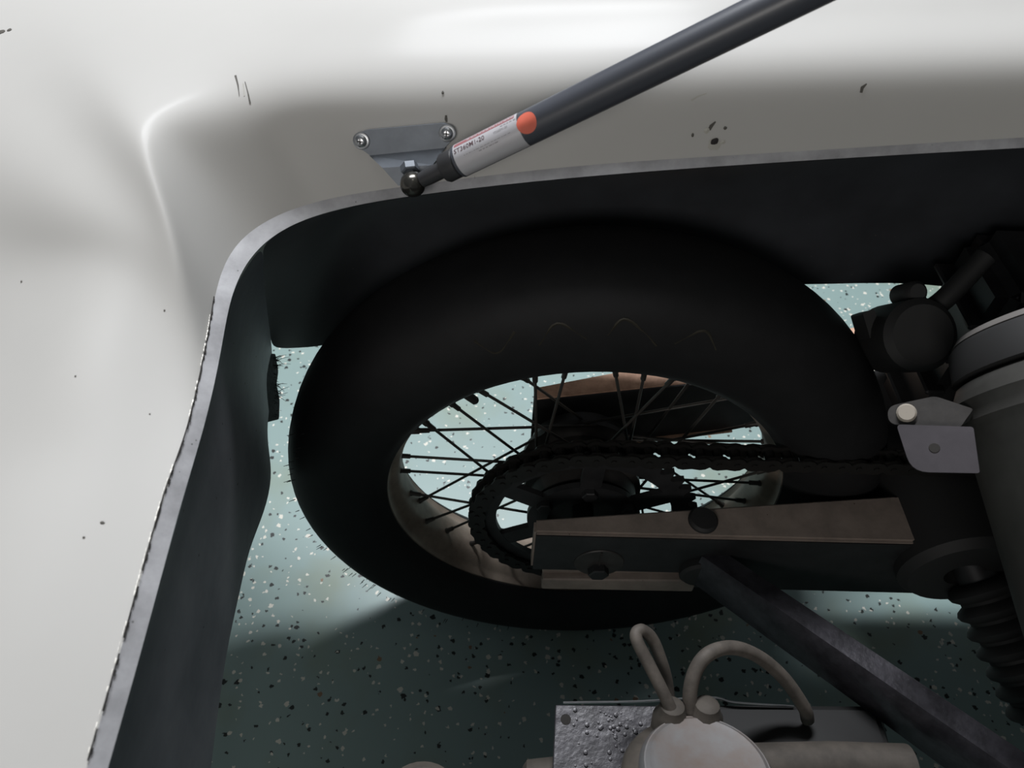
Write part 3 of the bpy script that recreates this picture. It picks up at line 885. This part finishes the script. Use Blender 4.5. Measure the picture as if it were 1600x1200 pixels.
# ================================================================== CANISTER (right) with its bracket
T0, T1 = D(1676, 568, .607), D(1850, 1060, .54)
axc = (T1 - T0).normalized()
CN = thing('grey_canister', 'out-of-focus grey metal canister with a dark rubber band at the right edge', 'canister', T1)
RC = .088
bm = bmesh.new()
add_lathe(bm, T0, axc, [(0, .0001), (0, RC - .012), (.004, RC - .004), (.012, RC), (.018, RC + .003), (.026, RC), (.034, RC + .002), (.04, RC - .001), (.30, RC), (.30, .0001)], 64)
link('body', bm, 'canister', CN)
bm = bmesh.new()
add_lathe(bm, T0, axc, [(-.030, RC - .020), (-.030, RC - .010), (-.026, RC - .006), (-.002, RC - .003), (0, RC - .012)], 64)
link('rubber_band', bm, 'rubber2', CN)
bm = bmesh.new()
add_lathe(bm, T0, axc, [(-.038, .0001), (-.038, RC - .022), (-.036, RC - .014), (-.031, RC - .010), (-.029, RC - .020)], 64)
link('lid', bm, 'canlid', CN)
rebase(CN)

bp0 = D(1440, 690, .60)
BK = thing('tab_bracket', 'mauve-grey two-tab bracket with a pale round bolt beside the canister', 'bracket', bp0)
nb = (CAM - bp0).normalized(); nb = (nb + V((0, 0, .3))).normalized()
ob = lambda x, y, h: PP(x, y, bp0 + nb * h, nb)
bm = bmesh.new()
add_prism(bm, round_outline([ob(1400, 664, 0), (ob(1520, 668, 0)), ob(1530, 740, 0), ob(1424, 738, 0)], [.004, .002, .002, .012], 5), nb * .003)
link('lower_tab', bm, 'brk', BK)
bm = bmesh.new()
add_prism(bm, round_outline([ob(1386, 636, -.006), ob(1460, 620, -.006), ob(1520, 640, -.006), ob(1500, 668, -.006), ob(1388, 664, -.006)], [.009, .004, .002, .002, .008], 5), nb * .003)
link('upper_tab', bm, 'hub', BK)
bm = bmesh.new(); add_lathe(bm, ob(1416, 646, -.003), nb, [(0, .0074), (.003, .0074), (.0045, .0060), (.0045, .0001)], 20)
link('bolt', bm, 'palebolt', BK, label='pale round bolt head')
bm = bmesh.new(); add_lathe(bm, ob(1460, 700, .0031), nb, [(0, .0040), (.0004, .0036), (.0004, .0001)], 16)
link('bolt_hole', bm, 'gap', BK)
rebase(BK)

# ================================================================== ENGINE CASE and small housing (black, upper right)
EN = thing('engine_case', 'black engine case in deep shade between the wheel and the canister', 'engine', (.55, .1, .2))
bm = bmesh.new(); add_box(bm, (.60, .035, .42), .52, .11, .42); bevel(bm, .02, 3)
link('casing', bm, 'black_steel', EN, angle=40)
for k in range(5):
    bm = bmesh.new(); add_box(bm, (.337, .035, .40 + k * .045), .02, .09, .006); bevel(bm, .002, 1)
    link('fin', bm, 'black_steel', EN, angle=30)
rebase(EN)
h0 = D(1410, 530, .80)
HS = thing('round_housing', 'black round housing with a square tab and small knob, right of the tyre', 'housing', h0)
hd = FWD.copy()
bm = bmesh.new(); add_lathe(bm, D(1425, 525, .70), hd, [(-.02, .0001), (-.02, .027), (-.014, .0332), (.045, .0332), (.045, .0001)], 36)
link('drum', bm, 'rubber2', HS)
bm = bmesh.new(); add_prism(bm, round_outline([D(1348, 489, .71), D(1366, 483, .71), D(1382, 522, .71), D(1360, 530, .71)], .002, 3), hd * .026)
link('tab', bm, 'rubber2', HS)
bm = bmesh.new(); add_lathe(bm, D(1424, 458, .70), hd, [(-.012, .0001), (-.012, .007), (-.008, .0103), (.02, .0103), (.02, .0001)], 24)
link('knob', bm, 'rubber2', HS)
bm = bmesh.new(); add_tube(bm, spline([D(1424, 460, .71), D(1442, 484, .71), D(1475, 468, .70), D(1540, 400, .69)], 6), .0095, 12)
link('pipe', bm, 'rubber2', HS)
rebase(HS)

# ================================================================== BELLOWS (right, lower)
b0, b1 = D(1530, 905, .78), D(1640, 1120, .74)
BL = thing('rubber_bellows', 'black ribbed rubber bellows below the canister', 'bellows', b1)
axb = (b1 - b0); lb = axb.length; axb.normalize()
pr = [(0, .0001), (0, .022)]
nb_ = 7
for k in range(nb_):
    t0 = lb * k / nb_
    pr += [(t0 + lb / nb_ * q, .022 + .013 * math.sin(PI * q) ** .7) for q in (.08, .3, .5, .7, .92)]
pr += [(lb, .020), (lb, .0001)]
bm = bmesh.new(); add_lathe(bm, b0, axb, pr, 40)
link('boot', bm, 'rubber2', BL)
bm = bmesh.new(); add_tube(bm, [b0 - axb * .08, b0 + axb * .01], .020, 24); link('shaft', bm, 'black_steel', BL)
rebase(BL)

# ================================================================== BOTTOM: plate, reservoir, hoses, box, pipe
zp = .36
PL = thing('steel_plate', 'crusty black painted steel plate with a hole at the lower edge', 'plate', PZ(935, 1170, zp))
bm = bmesh.new()
q = [PZ(868, 1101, zp), PZ(1040, 1103, zp), PZ(1060, 1330, zp), PZ(858, 1330, zp)]
add_prism(bm, q, V((0, 0, -.006))); bevel(bm, .0008, 1)
link('plate', bm, 'plate', PL, angle=30)
bm = bmesh.new(); add_lathe(bm, PZ(884, 1124, zp), (0, 0, 1), [(-.004, .0001), (-.004, .0042), (.0003, .0046), (.0004, .0042), (.0004, .0001)], 18)
link('bolt_hole', bm, 'gap', PL)
bm = bmesh.new(); random.seed(11)
for k in range(60):
    x, y = (random.gauss(955, 14), random.gauss(1132, 16)) if k < 26 else (random.uniform(895, 1000), random.uniform(1108, 1200))
    p = PZ(x, y, zp); r = random.uniform(.0008, .0026)
    add_lathe(bm, p, (0, 0, 1), [(-.001, r), (r * .45, r * .75), (r * .6, 0)], 6)
pb = link('paint_blister', bm, 'plate', PL); pb['kind'] = 'stuff'
rebase(PL)

RV = thing('fluid_reservoir', 'tan reservoir with a stained round grey cap at the lower edge', 'reservoir', PZ(1100, 1200, .34))
ct = PZ(1106, 1200, .43)
upr = (V((0, 0, 1)) + V((0, .42, 0))).normalized()
bm = bmesh.new()
add_lathe(bm, ct, upr, [(-.001, .0001), (0, .048), (-.006, .0515), (-.016, .0500), (-.022, .046)], 48)
link('cap', bm, 'cap', RV, label='stained grey round cap')
bm = bmesh.new()
add_lathe(bm, ct, upr, [(-.000, .0470), (.0018, .0440), (.0004, .0400), (.0002, .0001)], 48)
link('cap_rim', bm, 'cap', RV)
bm = bmesh.new()
add_lathe(bm, ct + V((-.009, .008, -.004)), upr, [(-.012, .040), (-.016, .049), (-.024, .053), (-.045, .054), (-.070, .050), (-.070, .0001)], 48)
link('bowl', bm, 'tan', RV)
for (x, y) in ((1046, 1108), (1100, 1106)):
    bm = bmesh.new(); add_lathe(bm, PZ(x, y + 22, .40), upr, [(-.04, .0155), (.008, .0145), (.012, .012), (.020, .010), (.022, .0065), (.022, .0001)], 16)
    link('hose_barb', bm, 'tan', RV)
rebase(RV)
def hose(label, pts, r):
    o = None
    bm = bmesh.new(); add_tube(bm, spline(pts, 8), r, 12)
    o = link('hose', bm, 'hose'); o['label'] = label; o['category'] = 'hose'; o['group'] = 'hoses of the reservoir'
    return o
hose('narrow tan hose bent into a tight tall loop above the reservoir', [PZ(1062, 1140, .405), PZ(1040, 1090, .425), PZ(1015, 1040, .44), PZ(997, 1005, .45), PZ(994, 990, .452), PZ(1004, 985, .450),
      PZ(1020, 1000, .440), PZ(1034, 1035, .425), PZ(1042, 1065, .41), PZ(1046, 1100, .395)], .0052)
hose('tan hose in a wide arch ending at the black box', [PZ(1082, 1130, .40), PZ(1078, 1085, .42), PZ(1088, 1045, .435), PZ(1110, 1020, .44), PZ(1145, 1012, .43), PZ(1185, 1026, .41), PZ(1225, 1060, .385), PZ(1256, 1105, .36), PZ(1262, 1125, .345)], .0060)
BX = thing('black_box', 'flat black box with a slanted right end behind the reservoir', 'box', PZ(1250, 1140, .28))
bm = bmesh.new()
add_hexa(bm, [PZ(1060, 1180, .30), PZ(1392, 1180, .30), PZ(1378, 1112, .30), PZ(1060, 1112, .30)], [PZ(1060, 1170, .335), PZ(1390, 1168, .335), PZ(1368, 1103, .335), PZ(1060, 1101, .335)])
bevel(bm, .004, 2)
link('case', bm, 'rubber2', BX, angle=40)
bm = bmesh.new(); add_tube(bm, spline([PZ(880, 1098, .335), PZ(1000, 1096, .335), PZ(1110, 1090, .338), PZ(1150, 1098, .336), PZ(1240, 1104, .334)], 6), .0012, 8)
link('wire_trim', bm, 'chrome', BX)
rebase(BX)
bm = bmesh.new(); add_tube(bm, [PZ(1150, 1200, .36), PZ(1300, 1196, .36), PZ(1420, 1200, .36)], .019, 20)
o = link('brown_pipe', bm, 'tan'); o['label'] = 'brown horizontal pipe just in front of the black box'; o['category'] = 'pipe'
bm = bmesh.new(); add_lathe(bm, PZ(657, 1262, .34), (0, 0, 1), [(-.05, .036), (0, .036), (.006, .030), (.008, .0001)], 36)
o = link('round_cover', bm, 'tan'); o['label'] = 'dark brown round cover low down, left of the crusty plate and stub pipe'; o['category'] = 'cover'
bm = bmesh.new(); add_lathe(bm, PZ(846, 1220, .325), (1, 0, .1), [(-.016, .0001), (-.016, .012), (-.012, .017), (.012, .019), (.012, .0001)], 24)
o = link('stub_pipe', bm, 'tan'); o['label'] = 'short brown stub pipe touching the left side of the crusty plate'; o['category'] = 'pipe'
